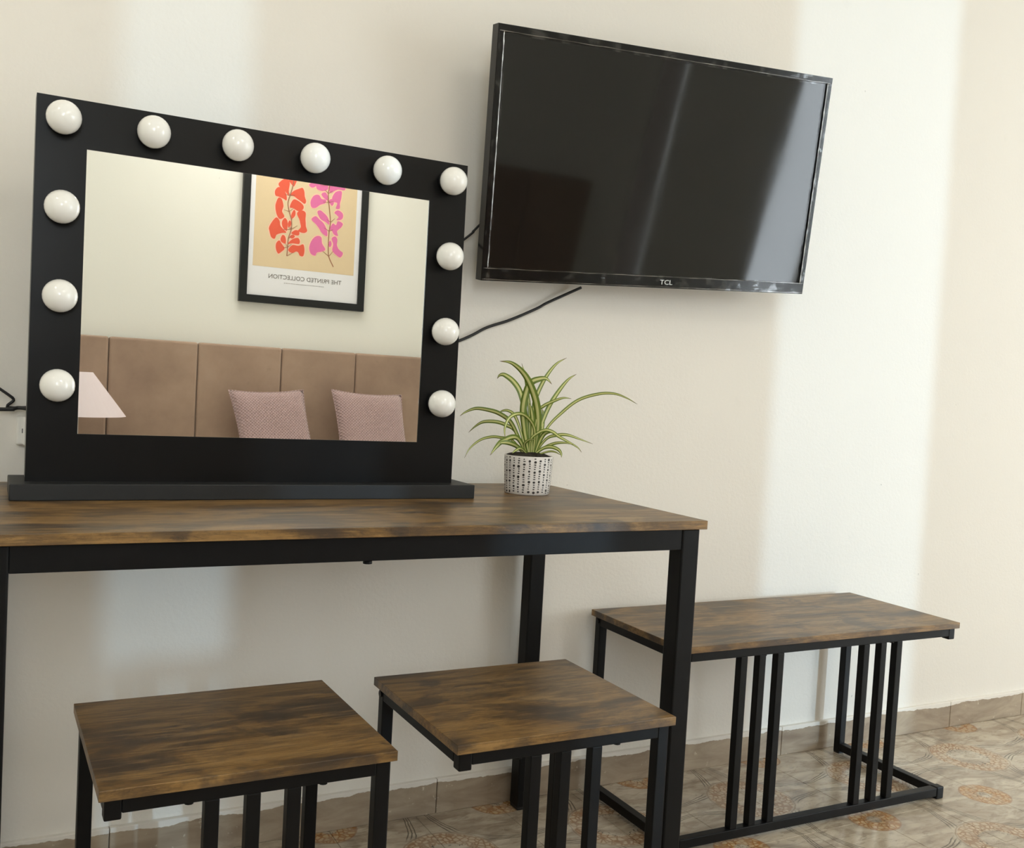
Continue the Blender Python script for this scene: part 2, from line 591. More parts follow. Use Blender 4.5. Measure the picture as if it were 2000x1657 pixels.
# ------------------------------------------------------------------ stools and bench
def seat_unit(name, cx, cy, w, d, rz, slats, leg_side, label, cat, group=None):
    """board on a welded tube frame; one front corner has a leg, the other only a stub, slats carry the front"""
    e = empty(name, (cx, cy, 0), rz)
    tag(e, label, cat, group)
    a, b = w / 2, d / 2
    T = .021
    one_box('seat', (-a, a, -b, b, .4330, .4475), m_wood, e, bevel=.0009)
    i = .0075
    ax, by = a - i, b - i
    z0, z1 = .4125, .4330
    for sy in (-1, 1):
        y0 = -by if sy < 0 else by - T
        one_box('seat_rail', (-ax + T, ax - T, y0, y0 + T, z0, z1), m_metal, e, bevel=.0015)
    for sx in (-1, 1):
        x0 = -ax if sx < 0 else ax - T
        one_box('seat_rail', (x0, x0 + T, -by + T, by - T, z0, z1), m_metal, e, bevel=.0015)
    # back legs and the one front leg
    legs = [(-1, 1), (1, 1), (leg_side, -1)]
    for sx, sy in legs:
        x0 = -ax if sx < 0 else ax - T
        y0 = -by if sy < 0 else by - T
        lg = one_box('leg', (x0, x0 + T, y0, y0 + T, .003, z1), m_metal, e, bevel=.0018)
        one_box('foot', (x0 + .001, x0 + T - .001, y0 + .001, y0 + T - .001, 0, .006), m_cable, lg)
    sx = -leg_side
    x0 = -ax if sx < 0 else ax - T
    one_box('corner_stub', (x0, x0 + T, -by, -by + T, .4045, z1), m_metal, e, bevel=.002)
    st = one_box('corner_foot', (x0 - .004 if sx < 0 else x0, x0 + T + (.004 if sx > 0 else 0), -by - .001, -by + T, .0, .031), m_metal, e, bevel=.003)
    # floor frame
    one_box('floor_rail', (-ax + T, ax - T, -by, -by + T, .008, .029), m_metal, e, bevel=.0015)
    for sx in (-1, 1):
        x0 = -ax if sx < 0 else ax - T
        one_box('floor_rail', (x0, x0 + T, -by + T, by - T, .008, .029), m_metal, e, bevel=.0015)
    for s in slats:
        one_box('slat', (s - .0095, s + .0095, -by + .001, -by + .0195, .029, z0), m_metal, e, bevel=.0015)
    # bolt heads
    for bx in (-ax * .45, ax * .5):
        bm = bmesh.new()
        lathe(bm, [(.006, -.004), (.006, 0)], 10, (bx, -by + T / 2, z0))
        new_obj('bolt', bm, m_metal, e)
    for sx in (-1, 1):
        bm = bmesh.new()
        tube(bm, [(sx * ax, by - T / 2 - .002, .423), (sx * (ax + .003), by - T / 2 - .002, .423)], .006, 10)
        new_obj('bolt', bm, m_metal, e)
    return e


seat_unit('stool', -.7648, -.5478, .393, .351, .008, (-.057, -.003, .052), 1,
          'rustic brown topped black metal stool, the one farther left', 'stool', 'stools in front of the table')
seat_unit('stool', -.2825, -.5575, .393, .351, -.001, (-.058, -.005, .052), 1,
          'rustic brown topped black metal stool nearer the table leg and plant', 'stool', 'stools in front of the table')
seat_unit('bench', .6284, -.2079, .853, .3585, -.0076, (-.252, -.200, -.147, .119, .175, .228), -1,
          'long low bench with rustic brown top and black slatted frame under the television', 'bench')

# ------------------------------------------------------------------ vanity mirror with bulbs
MY = -.248
mi = empty('vanity_mirror', (-.662, MY, .75))
tag(mi, 'black framed vanity mirror with round white bulbs standing on the table', 'mirror')
mx, mz = -.662, .75
X0, X1, Z0, Z1 = -1.036 - mx, -.2878 - mx, .7765 - mz, 1.389 - mz
OX0, OX1, OZ0, OZ1 = -.9612 - mx, -.3637 - mx, .8542 - mz, 1.3128 - mz
bm = bmesh.new()
FD = .040
for d in ((X0, OX0, Z0, Z1), (OX1, X1, Z0, Z1), (OX0, OX1, Z0, OZ0), (OX0, OX1, OZ1, Z1)):
    box(bm, d[0], d[1], 0, FD, d[2], d[3])
bmesh.ops.remove_doubles(bm, verts=bm.verts, dist=1e-5)
new_obj('mirror_frame', bm, m_black, mi)
one_box('mirror_pane', (OX0 - .0, OX1 + .0, .0015, .006, OZ0, OZ1), m_mirror, mi)
one_box('back_panel', (X0 + .002, X1 - .002, FD, FD + .003, Z0, Z1 - .002), m_black, mi)
one_box('stand_base', (-1.0587 - mx, -.2565 - mx, -.042, .098, 0, .0265), m_plinth, mi, bevel=.0015)
BULB_PX = [(125, 229), (301, 258), (465, 284), (616, 309), (757, 333), (886, 354), (121, 404), (117, 578), (112, 753), (879, 501), (870, 648), (863, 789)]
bulbs = [(p.x, p.z) for p in (on_y(u, v, MY - .023) for u, v in BULB_PX)]
bm = bmesh.new()
prof = []
RB = .0262
for k in range(15):
    a = math.pi * (k / 14 * .80)
    prof.append((max(RB * math.sin(a), .0004), RB * math.cos(a)))
prof.append((.011, -.0232))
lathe(bm, prof[::-1], 28)
bulb_me = bpy.data.meshes.new('bulb')
bmesh.ops.recalc_face_normals(bm, faces=bm.faces)
bm.to_mesh(bulb_me); bm.free()
bulb_me.materials.append(m_bulb)
for p in bulb_me.polygons: p.use_smooth = True
bm = bmesh.new()
lathe(bm, [(.0225, -.0235), (.0225, -.0165), (.0195, -.0135)], 28)
sock_me = bpy.data.meshes.new('socket')
bm.to_mesh(sock_me); bm.free()
sock_me.materials.append(m_metal)
for bx, bz in bulbs:
    b = link('bulb', bulb_me, mi)
    b.location = (bx - mx, -.0235, bz - mz)
    b.rotation_euler = (math.pi / 2, 0, 0)
    s = link('socket', sock_me, b)
bm = bmesh.new()
lathe(bm, [(.004, 0), (.004, .006)], 10, (0, 0, 0))
o = new_obj('side_knob', bm, m_black, mi)
o.location = (X1, .02, .846 - .75 + .03); o.rotation_euler = (0, math.pi / 2, 0)

# ------------------------------------------------------------------ television
VY, VT, VR = -.0319, .1704, -.0579
V = Vector((.2541, -.1498, 1.4714))
VW, VH = .8828, .5160
tv = empty('television')
rot = Matrix.Rotation(VY, 3, 'Z') @ Matrix.Rotation(VT, 3, 'X') @ Matrix.Rotation(VR, 3, 'Y')
tv.matrix_world = Matrix.Translation(V) @ rot.to_4x4()
tag(tv, 'large black flat television tilted on the wall above the bench', 'television')
m_bezel = simple('glossy_black_bezel', (.004, .0042, .0045), .14, spec=.28, noise_amt=.3, noise_scale=10)
t = NT('television_screen')
t.l(t.mix(t.noise(t.obj(), 4, 3), (.0035, .0035, .0034), (.0055, .0055, .0052)), t.b.inputs['Base Color'])
sm = t.noise(t.obj(), 5, 4, .6)
t.l(t.math('ADD', t.math('MULTIPLY', sm, .07), .015), t.b.inputs['Roughness'])
t.b.inputs['IOR'].default_value = 1.46
wv = t.noise(t.mapping(t.obj(), (2.2, 1, .5)), 1.6, 2, .4)
t.bump(wv, .035, .02)
m_screen = t.m
bl, bt, bb = .0125, .0135, .0265
a, b = VW / 2, VH / 2
bm = bmesh.new()
for d in ((-a, -a + bl, -b, b), (a - bl, a, -b, b), (-a + bl, a - bl, b - bt, b), (-a + bl, a - bl, -b, -b + bb)):
    box(bm, d[0], d[1], 0, .028, d[2], d[3])
bmesh.ops.remove_doubles(bm, verts=bm.verts, dist=1e-5)
new_obj('bezel', bm, m_bezel, tv)
one_box('screen', (-a + bl, a - bl, .004, .010, -b + bb, b - bt), m_screen, tv)
one_box('back_housing', (-a + .012, a - .012, .028, .034, -b + .012, b - .012), m_cable, tv, bevel=.002)
one_box('electronics_housing', (-.26, .26, .034, .058, -b + .02, -.02), m_cable, tv, bevel=.006)
lg = text_mesh('brand_logo', 'TCL', .0155, simple('logo_white', srgb(225, 228, 228), .4), tv)
lg.rotation_euler = (math.pi / 2, 0, 0)
lg.location = (.030, -.0004, -b + .0085)
lg.scale = (1.25, 1, 1)
# protective film wrapped round the rim: thin clear wavy strips
t = NT('clear_protective_film')
tr = t.n('ShaderNodeBsdfTransparent')
gl = t.n('ShaderNodeBsdfGlossy')
gl.inputs['Roughness'].default_value = .04
mxs = t.n('ShaderNodeMixShader')
t.l(t.math('ADD', t.math('MULTIPLY', t.step(t.noise(t.mapping(t.obj(), (30, 30, 30)), 1.0, 3), .5, .72), .06), .003), mxs.inputs[0])
t.l(tr.outputs[0], mxs.inputs[1]); t.l(gl.outputs[0], mxs.inputs[2])
t.l(mxs.outputs[0], t.out.inputs[0])
m_film = t.m


def film_strip(p0, p1, across, w0, w1, n=70, m=6, amp=.0011, seed=0):
    bm = bmesh.new()
    p0, p1, across = Vector(p0), Vector(p1), Vector(across)
    rows = []
    for i in range(n + 1):
        s = i / n
        row = []
        for j in range(m + 1):
            q = w0 + (w1 - w0) * j / m
            p = p0.lerp(p1, s) + across * q
            nz = noise.noise(Vector((s * 16 + seed * 7.3, q * 160, seed))) + .5 * noise.noise(Vector((s * 40, q * 400, seed + 3)))
            p.y += -.0028 + amp * nz
            row.append(bm.verts.new(p))
        rows.append(row)
    for r0, r1 in zip(rows, rows[1:]):
        for j in range(m):
            bm.faces.new((r0[j], r0[j + 1], r1[j + 1], r1[j]))
    return new_obj('protective_film', bm, m_film, tv, smooth=True)


film_strip((-a, 0, -b), (-a, 0, b), (1, 0, 0), .001, bl + .006, seed=1)
film_strip((a, 0, -b), (a, 0, b), (-1, 0, 0), .001, bl + .006, seed=2)
film_strip((-a, 0, b), (a, 0, b), (0, 0, -1), .001, bt + .006, seed=3)
film_strip((-a, 0, -b), (a, 0, -b), (0, 0, 1), .001, bb + .003, seed=4)
t = NT('film_fold')
tr = t.n('ShaderNodeBsdfTransparent')
gl = t.n('ShaderNodeBsdfGlossy')
gl.inputs['Roughness'].default_value = .12
mxs = t.n('ShaderNodeMixShader')
t.l(t.math('ADD', t.math('MULTIPLY', t.step(t.noise(t.mapping(t.obj(), (9, 9, 9)), 1.0, 3), .35, .6), .45), .08), mxs.inputs[0])
t.l(tr.outputs[0], mxs.inputs[1]); t.l(gl.outputs[0], mxs.inputs[2])
t.l(mxs.outputs[0], t.out.inputs[0])


def film_fold(p0, p1, seed, w=1.0):
    # a creased fold of the film standing up along the inner edge of the rim
    p0, p1 = Vector(p0), Vector(p1)
    pts, rad = [], []
    for i in range(91):
        q = p0.lerp(p1, i / 90)
        n1, n2 = noise.noise(Vector((i * .21, seed, 0))), noise.noise(Vector((i * .33, seed, 5)))
        ax = (p1 - p0).normalized().cross(Vector((0, 1, 0)))
        pts.append(q + ax * .0010 * n1)
        rad.append(max(.0003, (.0012 + .0010 * n2) * w))
    bm = bmesh.new()
    tube(bm, pts, rad, 6)
    new_obj('film_fold', bm, t.m, tv, True)


film_fold((-a + bl + .001, -.0015, -b + bb), (-a + bl + .001, -.0015, b - bt), 1)
film_fold((-a + .004, -.0015, -b + bb), (a - .004, -.0015, -b + bb), 2, .5)
film_fold((a - bl - .001, -.0015, -b + bb), (a - bl - .001, -.0015, b - bt), 3)
film_fold((-a + .004, -.0015, b - bt), (a - .004, -.0015, b - bt), 4, .5)
film_fold((-a + .002, -.0015, -b + .003), (a - .002, -.0015, -b + .003), 5, .5)
# wall bracket: arm pieces behind the set
inv = tv.matrix_world.inverted()
for dx in (-.10, .10):
    bm = bmesh.new()
    p0 = Vector((dx, .030, .05)); q = tv.matrix_world @ p0
    p1 = inv @ Vector((q.x, -.004, q.z))
    tube(bm, [p0, p1], .012, 8)
    new_obj('bracket_arm', bm, m_metal, tv)


# ------------------------------------------------------------------ cables and socket
def cable(name, pts, r, label, sub=8):
    bm = bmesh.new()
    tube(bm, spline(pts, sub), r, 8)
    o = new_obj(name, bm, m_cable, None, True)
    tag(o, label, 'cable')
    return o


cable('power_cable', [(.1237, -.020, 1.2093), (.0435, -.012, 1.1689), (.012, -.012, 1.151), (-.0534, -.010, 1.1201), (-.1102, -.008, 1.0985),
                      (-.1798, -.008, 1.0629), (-.40, -.008, .975), (-.70, -.008, .900), (-.975, -.024, .846)], .0033,
      'black power cable drooping from under the television behind the mirror')
cable('aerial_cable', [(-.105, -.055, 1.365), (-.1453, -.030, 1.3246), (-.1652, -.028, 1.3033), (-.1851, -.024, 1.2832), (-.40, -.008, 1.10), (-.72, -.006, .935), (-1.0321, -.010, .8840),
                       (-1.050, -.012, .8985), (-1.0722, -.014, .9157), (-1.25, -.012, 1.04)], .0026,
      'thin black cable from the television\'s left edge slanting up beyond the mirror')
cable('mirror_cable', [(-.88, -.20, .86), (-.95, -.10, .87), (-1.0304, -.030, .8830), (-1.0512, -.028, .8815), (-1.0712, -.028, .8800), (-1.30, -.024, .875)], .0034,
      'black cable running level from behind the mirror out to the left')
so = empty('wall_socket', (-1.0, 0, .8426))
tag(so, 'white wall socket box half hidden behind the mirror\'s left edge', 'socket')
one_box('socket_box', (-.044, .044, -.020, 0, -.026, .026), m_white, so, bevel=.004, seg=3)
one_box('socket_cover', (-.034, .034, -.031, -.020, -.026, .026), m_white, so, bevel=.004, seg=3)
one_box('socket_slot', (-.0355, -.033, -.0285, -.0235, -.004, .004), simple('grey_slot', srgb(120, 118, 116), .5), so)

# ------------------------------------------------------------------ potted spider plant
PC = Vector((-.094, -.205, .75))
pl = empty('potted_spider_plant', PC)
tag(pl, 'variegated spider plant in a white pot with rows of dark dots on the table', 'plant')
m_pot = simple('white_glazed_pot', srgb(226, 221, 216), .45, noise_amt=.05, noise_scale=60, bump=.3)
m_dot = simple('dark_dot_glaze', srgb(48, 43, 40), .5)
m_soil = simple('dark_soil', srgb(44, 36, 28), .95, noise_amt=.4, noise_scale=120, bump=.8)
bm = bmesh.new()
lathe(bm, [(.044, 0.0), (.0465, .0025), (.0480, .02), (.0500, .06), (.0505, .0785), (.0495, .0800), (.0475, .0790), (.0470, .066)], 56, cap1=False)
new_obj('pot', bm, m_pot, pl, True)
bm = bmesh.new()
lathe(bm, [(.0468, .062), (.0468, .079), (.03, .083), (.012, .084)], 30)
for v in bm.verts:
    v.co.z += random.uniform(-.0015, .0025) if v.co.z > .07 else 0
new_obj('soil', bm, m_soil, pl)
bm = bmesh.new()
NC = 28
for c in range(NC):
    ang = c * 2 * math.pi / NC
    z = .005 + random.uniform(0, .003)
    k = random.randint(0, 3)
    while z < .0765:
        bigd = (k % 4 == 0)
        hw, hh = (.0029, .0027) if bigd else (random.uniform(.0016, .0024), .0012)
        rr = (.0480 + (z - .02) * .05) if z > .02 else (.0466 + .0014 * z / .02)
        rr += .0003
        jit = random.uniform(-.0005, .0005); hw *= random.uniform(.8, 1.12); hh *= random.uniform(.8, 1.15)
        vs = []
        nseg = 8 if bigd else 4
        for q in range(nseg):
            th = q * 2 * math.pi / nseg + (math.pi / 4 if nseg == 4 else 0)
            du, dz = hw * math.cos(th) * (1.3 if nseg == 4 else 1), hh * math.sin(th) * (1.3 if nseg == 4 else 1)
            aa = ang + (du + jit) / rr
            vs.append(bm.verts.new((rr * math.cos(aa), rr * math.sin(aa), z + dz)))
        bm.faces.new(vs)
        z += hh + (.0040 if bigd else .0034) + (.0008 if k % 4 == 3 else 0)
        k += 1
o = new_obj('dot_pattern', bm, m_dot, pl)
o['kind'] = 'stuff'

t = NT('variegated_leaf')
uvn = t.n('ShaderNodeUVMap')
sepl = t.n('ShaderNodeSeparateXYZ')
t.l(uvn.outputs[0], sepl.inputs[0])
cen = t.math('ABSOLUTE', t.math('SUBTRACT', sepl.outputs[0], .5))
strk = t.noise(t.mapping(uvn.outputs[0], (26, 1.4, 1)), 1.0, 3, .6)
base = t.mix(strk, srgb(80, 106, 24), srgb(124, 144, 48))
pale = t.mix(strk, srgb(198, 200, 112), srgb(226, 224, 166))
cl = t.mix(t.step(cen, .25, .13), base, pale)
cl = t.mix(t.step(sepl.outputs[1], .90, .985), cl, srgb(110, 84, 46))
t.l(cl, t.b.inputs['Base Color'])
t.b.inputs['Roughness'].default_value = .38
t.b.inputs['Subsurface Weight'].default_value = 0.0
m_leaf = t.m
LEAVES = [
    ([(830, 1010), (850, 800), (845, 600), (800, 420), (720, 260), (600, 150), (480, 128)], 62, .030),
    ([(770, 1000), (720, 800), (705, 600), (740, 420), (790, 330), (880, 297), (940, 300), (990, 355)], 62, .010),
    ([(770, 1000), (740, 700), (690, 450), (620, 330), (530, 262), (480, 265), (455, 300)], 48, -.025),
    ([(790, 1000), (810, 600), (850, 450), (930, 290), (1030, 160), (1135, 95)], 36, -.030),
    ([(830, 1010), (880, 780), (960, 580), (1060, 420), (1150, 310), (1230, 255)], 38, -.020),
    ([(810, 1000), (850, 640), (900, 570), (1000, 520), (1100, 487), (1180, 495)], 28, .030),
    ([(840, 1010), (940, 790), (1080, 640), (1250, 510), (1450, 450), (1600, 448), (1720, 490), (1825, 550)], 27, -.030),
    ([(720, 1010), (650, 850), (580, 720), (480, 645), (380, 610), (250, 592), (150, 625), (90, 665)], 38, .010),
    ([(720, 1010), (640, 820), (540, 750), (440, 718), (320, 720), (240, 765), (175, 825)], 32, -.045),
    ([(840, 1010), (820, 800), (740, 670), (650, 645), (570, 690), (530, 790), (535, 890)], 32, .065),
    ([(745, 1010), (670, 760), (620, 650), (560, 610), (500, 615), (470, 645)], 26, -.035),
    ([(700, 1010), (600, 900), (500, 878), (400, 870), (290, 900), (190, 980), (135, 1075)], 24, .045),
    ([(740, 1000), (650, 880), (520, 905), (450, 965), (385, 1050)], 46, .050),
    ([(730, 1015), (650, 965), (570, 930), (505, 925), (480, 935)], 42, .055),
    ([(780, 1015), (780, 900), (850, 830), (930, 800), (1000, 820), (1060, 865), (1140, 910), (1240, 970), (1280, 1020)], 28, .045),
    ([(840, 1010), (930, 890), (1040, 850), (1140, 848), (1250, 885), (1390, 938)], 26, .020),
    ([(830, 1020), (920, 970), (1020, 930), (1120, 925), (1200, 945)], 24, .050),
    ([(820, 1020), (900, 980), (980, 965), (1050, 990), (1080, 1030), (1082, 1070)], 30, .060),
    ([(840, 1020), (950, 1012), (1020, 1015), (1075, 1045)], 16, .055),
    ([(750, 1020), (720, 950), (760, 900), (830, 890)], 24, .045),
    ([(790, 1010), (775, 700), (765, 520), (730, 280), (695, 150)], 30, -.015),
    ([(850, 1010), (890, 870), (950, 820), (1030, 830)], 34, .020),
    ([(770, 1015), (690, 985), (640, 1000), (600, 1030)], 26, .050),
    ([(800, 1010), (800, 760), (790, 620), (770, 540)], 44, .005),
    ([(800, 1015), (870, 900), (900, 760), (905, 640), (890, 590)], 34, -.010),
]
fwd = Vector((PC.x - CAM.x, PC.y - CAM.y, 0)).normalized()
for path, wpx, dep in LEAVES:
    pts3 = []
    for k, (x, y) in enumerate(path):
        d = ray(880 + x / 5, 680 + y / 5)
        s = k / (len(path) - 1)
        off = -dep * s ** 1.2
        tt = ((PC - CAM).dot(fwd) + off) / d.dot(fwd)
        p = CAM + d * tt - PC
        if k == 0:
            p = Vector((p.x * .55, p.y * .55, .078))
        pts3.append(p)
    sp = spline(pts3, 6)
    n = len(sp)
    W = wpx / 5 * 2.02 / F * .5 * 1.22
    bm = bmesh.new()
    uvl = bm.loops.layers.uv.new('UVMap')
    rows = []
    for i, p in enumerate(sp):
        s = i / (n - 1)
        tan = (sp[min(i + 1, n - 1)] - sp[max(i - 1, 0)]).normalized()
        side = tan.cross(fwd)
        if side.length < 1e-4: side = Vector((1, 0, 0))
        side.normalize()
        side = (side * .92 + fwd * .38 * (1 if dep > 0 else -1)).normalized()
        nrm = side.cross(tan).normalized()
        w = W * (.62 + .38 * min(1, s * 3.2)) * (1 - max(0, (s - .45) / .55) ** 1.7) + .00022
        row = []
        for j in range(5):
            q = (j - 2) / 2
            row.append(bm.verts.new(p + side * w * q + nrm * (abs(q) ** 1.5) * w * .32))
        rows.append(row)
    for i in range(n - 1):
        for j in range(4):
            f = bm.faces.new((rows[i][j], rows[i][j + 1], rows[i + 1][j + 1], rows[i + 1][j]))
            f.smooth = True
            for lp, (jj, ii) in zip(f.loops, ((j, i), (j + 1, i), (j + 1, i + 1), (j, i + 1))):
                lp[uvl].uv = (jj / 4, ii / (n - 1))
    new_obj('leaf', bm, m_leaf, pl)

# ------------------------------------------------------------------ bed side of the room (seen in the mirror)
YV = -.248 + 3.2                      # the far wall as the mirror shows it


def mirrored(u, v, back=0.0):
    p = on_y(u, v, YV - back)
    return p.x, p.z


ps = empty('framed_poster', (.308, WALL_F, 1.315))
tag(ps, 'black framed poster of red and pink cut out leaves, seen in the mirror', 'poster')
m_pframe = simple('poster_frame_black', (.012, .0135, .0135), .45, spec=.3)
m_sheet = simple('poster_paper', srgb(232, 232, 236), .6, noise_amt=.01)
m_tan = simple('poster_tan', srgb(222, 200, 164), .7, noise_amt=.02)
m_red = simple('poster_red', srgb(226, 92, 66), .7, noise_amt=.03)
m_pink = simple('poster_pink', srgb(222, 112, 166), .7, noise_amt=.03)
m_halo = simple('poster_halo', srgb(244, 196, 172), .7, noise_amt=.02)
m_stem = simple('poster_stem', srgb(158, 104, 82), .7, noise_amt=.02)
m_ink = simple('poster_ink', srgb(112, 106, 100), .7)
PW, PH = .320, .900
bm = bmesh.new()
fw = .036
for d in ((-PW, -PW + fw, 0, PH), (PW - fw, PW, 0, PH), (-PW + fw, PW - fw, 0, fw), (-PW + fw, PW - fw, PH - fw, PH)):
    box(bm, d[0], d[1], 0, .028, d[2], d[3])
bmesh.ops.remove_doubles(bm, verts=bm.verts, dist=1e-5)
new_obj('poster_frame', bm, m_pframe, ps)
sheet = one_box('poster_sheet', (-PW + fw, PW - fw, 0, .018, fw, PH - fw), m_sheet, ps)
one_box('tan_panel', (-.259, .259, .018, .0184, .180, PH - .07), m_tan, sheet)
s = 1543 / 270.0
Q = lambda x, y: (lambda q: (q[0] - .308, q[1] - 1.315))(mirrored(460 + x / s, 330 + y / s))
RED = [
    [(480, 170), (550, 120), (590, 160), (580, 230), (582, 300), (545, 250), (500, 215)],
    [(590, 130), (640, 125), (670, 130), (655, 165), (640, 195), (615, 165)],
    [(610, 300), (640, 260), (700, 235), (735, 225), (752, 260), (755, 310), (772, 360), (755, 388), (700, 345), (650, 310)],
    [(440, 250), (475, 215), (520, 240), (550, 290), (555, 350), (520, 330), (480, 310), (445, 300)],
    [(603, 430), (640, 355), (690, 370), (740, 415), (735, 455), (690, 468), (640, 440)],
    [(445, 400), (470, 335), (505, 350), (520, 420), (505, 470), (532, 530), (485, 556), (455, 510), (445, 450)],
    [(680, 510), (720, 475), (770, 500), (765, 580), (770, 640), (785, 690), (750, 712), (690, 690), (720, 650), (715, 590)],
    [(375, 650), (440, 555), (480, 590), (490, 650), (550, 710), (500, 715), (450, 730), (430, 775), (395, 760), (378, 700)],
    [(515, 600), (540, 560), (565, 590), (565, 650), (560, 690), (525, 655)],
    [(600, 760), (630, 745), (645, 760), (620, 775)],
    [(620, 720), (660, 695), (692, 705), (690, 740), (650, 735)],
    [(500, 790), (515, 750), (540, 765), (545, 830), (510, 815)],
    [(580, 840), (620, 800), (680, 780), (700, 810), (690, 838), (640, 830)],
    [(450, 840), (480, 810), (505, 850), (530, 890), (500, 920), (470, 942), (450, 900)],
    [(585, 910), (630, 860), (690, 870), (740, 852), (752, 910), (740, 970), (705, 965), (680, 920), (630, 940)],
    [(615, 530), (640, 470), (655, 490), (645, 530), (620, 555)],
    [(580, 640), (590, 590), (605, 600), (600, 640)],
]
PINK = [
    [(820, 180), (850, 165), (885, 172), (880, 195), (850, 208), (828, 198)],
    [(900, 175), (960, 178), (1010, 185), (1015, 230), (960, 245), (905, 225)],
    [(1045, 200), (1100, 195), (1200, 215), (1195, 245), (1120, 235), (1060, 270), (1040, 240)],
    [(835, 370), (870, 310), (920, 305), (945, 345), (990, 350), (985, 385), (930, 400), (890, 432), (845, 430)],
    [(1075, 330), (1110, 270), (1170, 262), (1165, 330), (1150, 380), (1150, 440), (1110, 440), (1125, 380), (1085, 370)],
    [(955, 290), (990, 275), (1012, 310), (1015, 350), (980, 325)],
    [(910, 490), (940, 475), (980, 510), (1020, 560), (1030, 620), (990, 590), (940, 555)],
    [(850, 560), (890, 540), (930, 580), (970, 620), (1005, 690), (1005, 750), (950, 710), (910, 640), (850, 585)],
    [(1100, 500), (1135, 475), (1180, 510), (1172, 560), (1120, 570), (1140, 535)],
    [(1045, 680), (1080, 620), (1110, 640), (1130, 595), (1180, 620), (1160, 660), (1120, 690), (1130, 745), (1090, 730), (1070, 690)],
    [(820, 880), (850, 800), (900, 760), (945, 775), (950, 840), (985, 900), (950, 920), (900, 930), (880, 965), (835, 945)],
    [(1065, 790), (1100, 765), (1125, 800), (1120, 870), (1150, 910), (1182, 940), (1155, 985), (1110, 955), (1075, 910), (1085, 850)],
    [(1040, 370), (1060, 350), (1080, 380), (1065, 410)],
    [(1030, 850), (1045, 810), (1055, 840), (1045, 870)],
]


def print_layer(name, blobs, mat, yy, grow):
    bm = bmesh.new()
    for copy in (0, .345):
        for bi, bl_ in enumerate(blobs):
            pts = closed_spline([Vector((*Q(x, y), 0)) for x, y in bl_], 4)
            c = sum(pts, Vector()) / len(pts)
            if copy and not (.665 < c.y + copy < .82): continue
            vs = []
            for p in pts:
                d = p - c
                p2 = p + d.normalized() * grow
                vs.append(bm.verts.new((p2.x, yy + bi * 1.2e-5, min(p2.y + copy, PH - .072))))
            bm.faces.new(vs)
    o = new_obj(name, bm, mat, sheet)
    return o


print_layer('printed_halo', RED + PINK, m_halo, .0187, .0085)
print_layer('printed_red_leaves', RED, m_red, .01915, .0034)
print_layer('printed_pink_leaves', PINK, m_pink, .01915, .0034)
bm = bmesh.new()
for path in ([(562, 975), (572, 880), (580, 780), (612, 680), (615, 580), (590, 480), (575, 390), (600, 300), (630, 200), (640, 120), (625, 20), (600, -90), (610, -190)],
             [(1080, 1098), (1030, 980), (1025, 850), (1035, 700), (1048, 600), (1040, 480), (1030, 380), (1025, 280), (1040, 190), (1050, 60), (1035, -90), (1050, -190)]):
    pp = spline([Vector((*Q(x, y), 0)) for x, y in path], 5)
    pv = None
    for i, p in enumerate(pp):
        tn = (pp[min(i + 1, len(pp) - 1)] - pp[max(i - 1, 0)]).normalized()
        nn = Vector((-tn.y, tn.x, 0)) * .0022
        cur = [bm.verts.new((p.x + nn.x, .0197, p.y + nn.y)), bm.verts.new((p.x - nn.x, .0197, p.y - nn.y))]
        if pv: bm.faces.new((pv[0], pv[1], cur[1], cur[0]))
        pv = cur
STEMS = [[(562, 975), (572, 880), (580, 780), (612, 680), (615, 580), (590, 480), (575, 390), (600, 300), (630, 200), (640, 120)],
         [(1030, 980), (1025, 850), (1035, 700), (1048, 600), (1040, 480), (1030, 380), (1025, 280), (1040, 190)]]
for stem, blobs in zip(STEMS, (RED, PINK)):
    for bl_ in blobs:
        cx = sum(p[0] for p in bl_) / len(bl_); cy = sum(p[1] for p in bl_) / len(bl_)
        near = min(stem, key=lambda p: abs(p[1] - (cy + 45)))
        p0, p1 = Vector(Q(*near)), Vector(Q(near[0] + (cx - near[0]) * .55, near[1] + (cy - near[1]) * .55))
        d = (p1 - p0)
        if d.length < .004: continue
        nn = Vector((-d.y, d.x)).normalized() * .0014
        f = [bm.verts.new((q.x, .0196, q.y)) for q in (p0 + nn, p0 - nn, p1 - nn * .6, p1 + nn * .6)]
        bm.faces.new(f)
new_obj('printed_stems', bm, m_stem, sheet)
# caption: read from the room it runs the right way round
tx = text_mesh('caption', 'THE PRINTED COLLECTION', .0300, m_ink, sheet)
tx.rotation_euler = (math.pi / 2, 0, math.pi)
tx.location = (.008, .0186, .126)
bm = bmesh.new()
x = -.10
while x < .10:
    wd = random.uniform(.003, .008)
    box(bm, x, x + wd, .018, .0186, .1068, .1086)
    x += wd + random.uniform(.0012, .003)
new_obj('small_print_line', bm, m_ink, sheet)

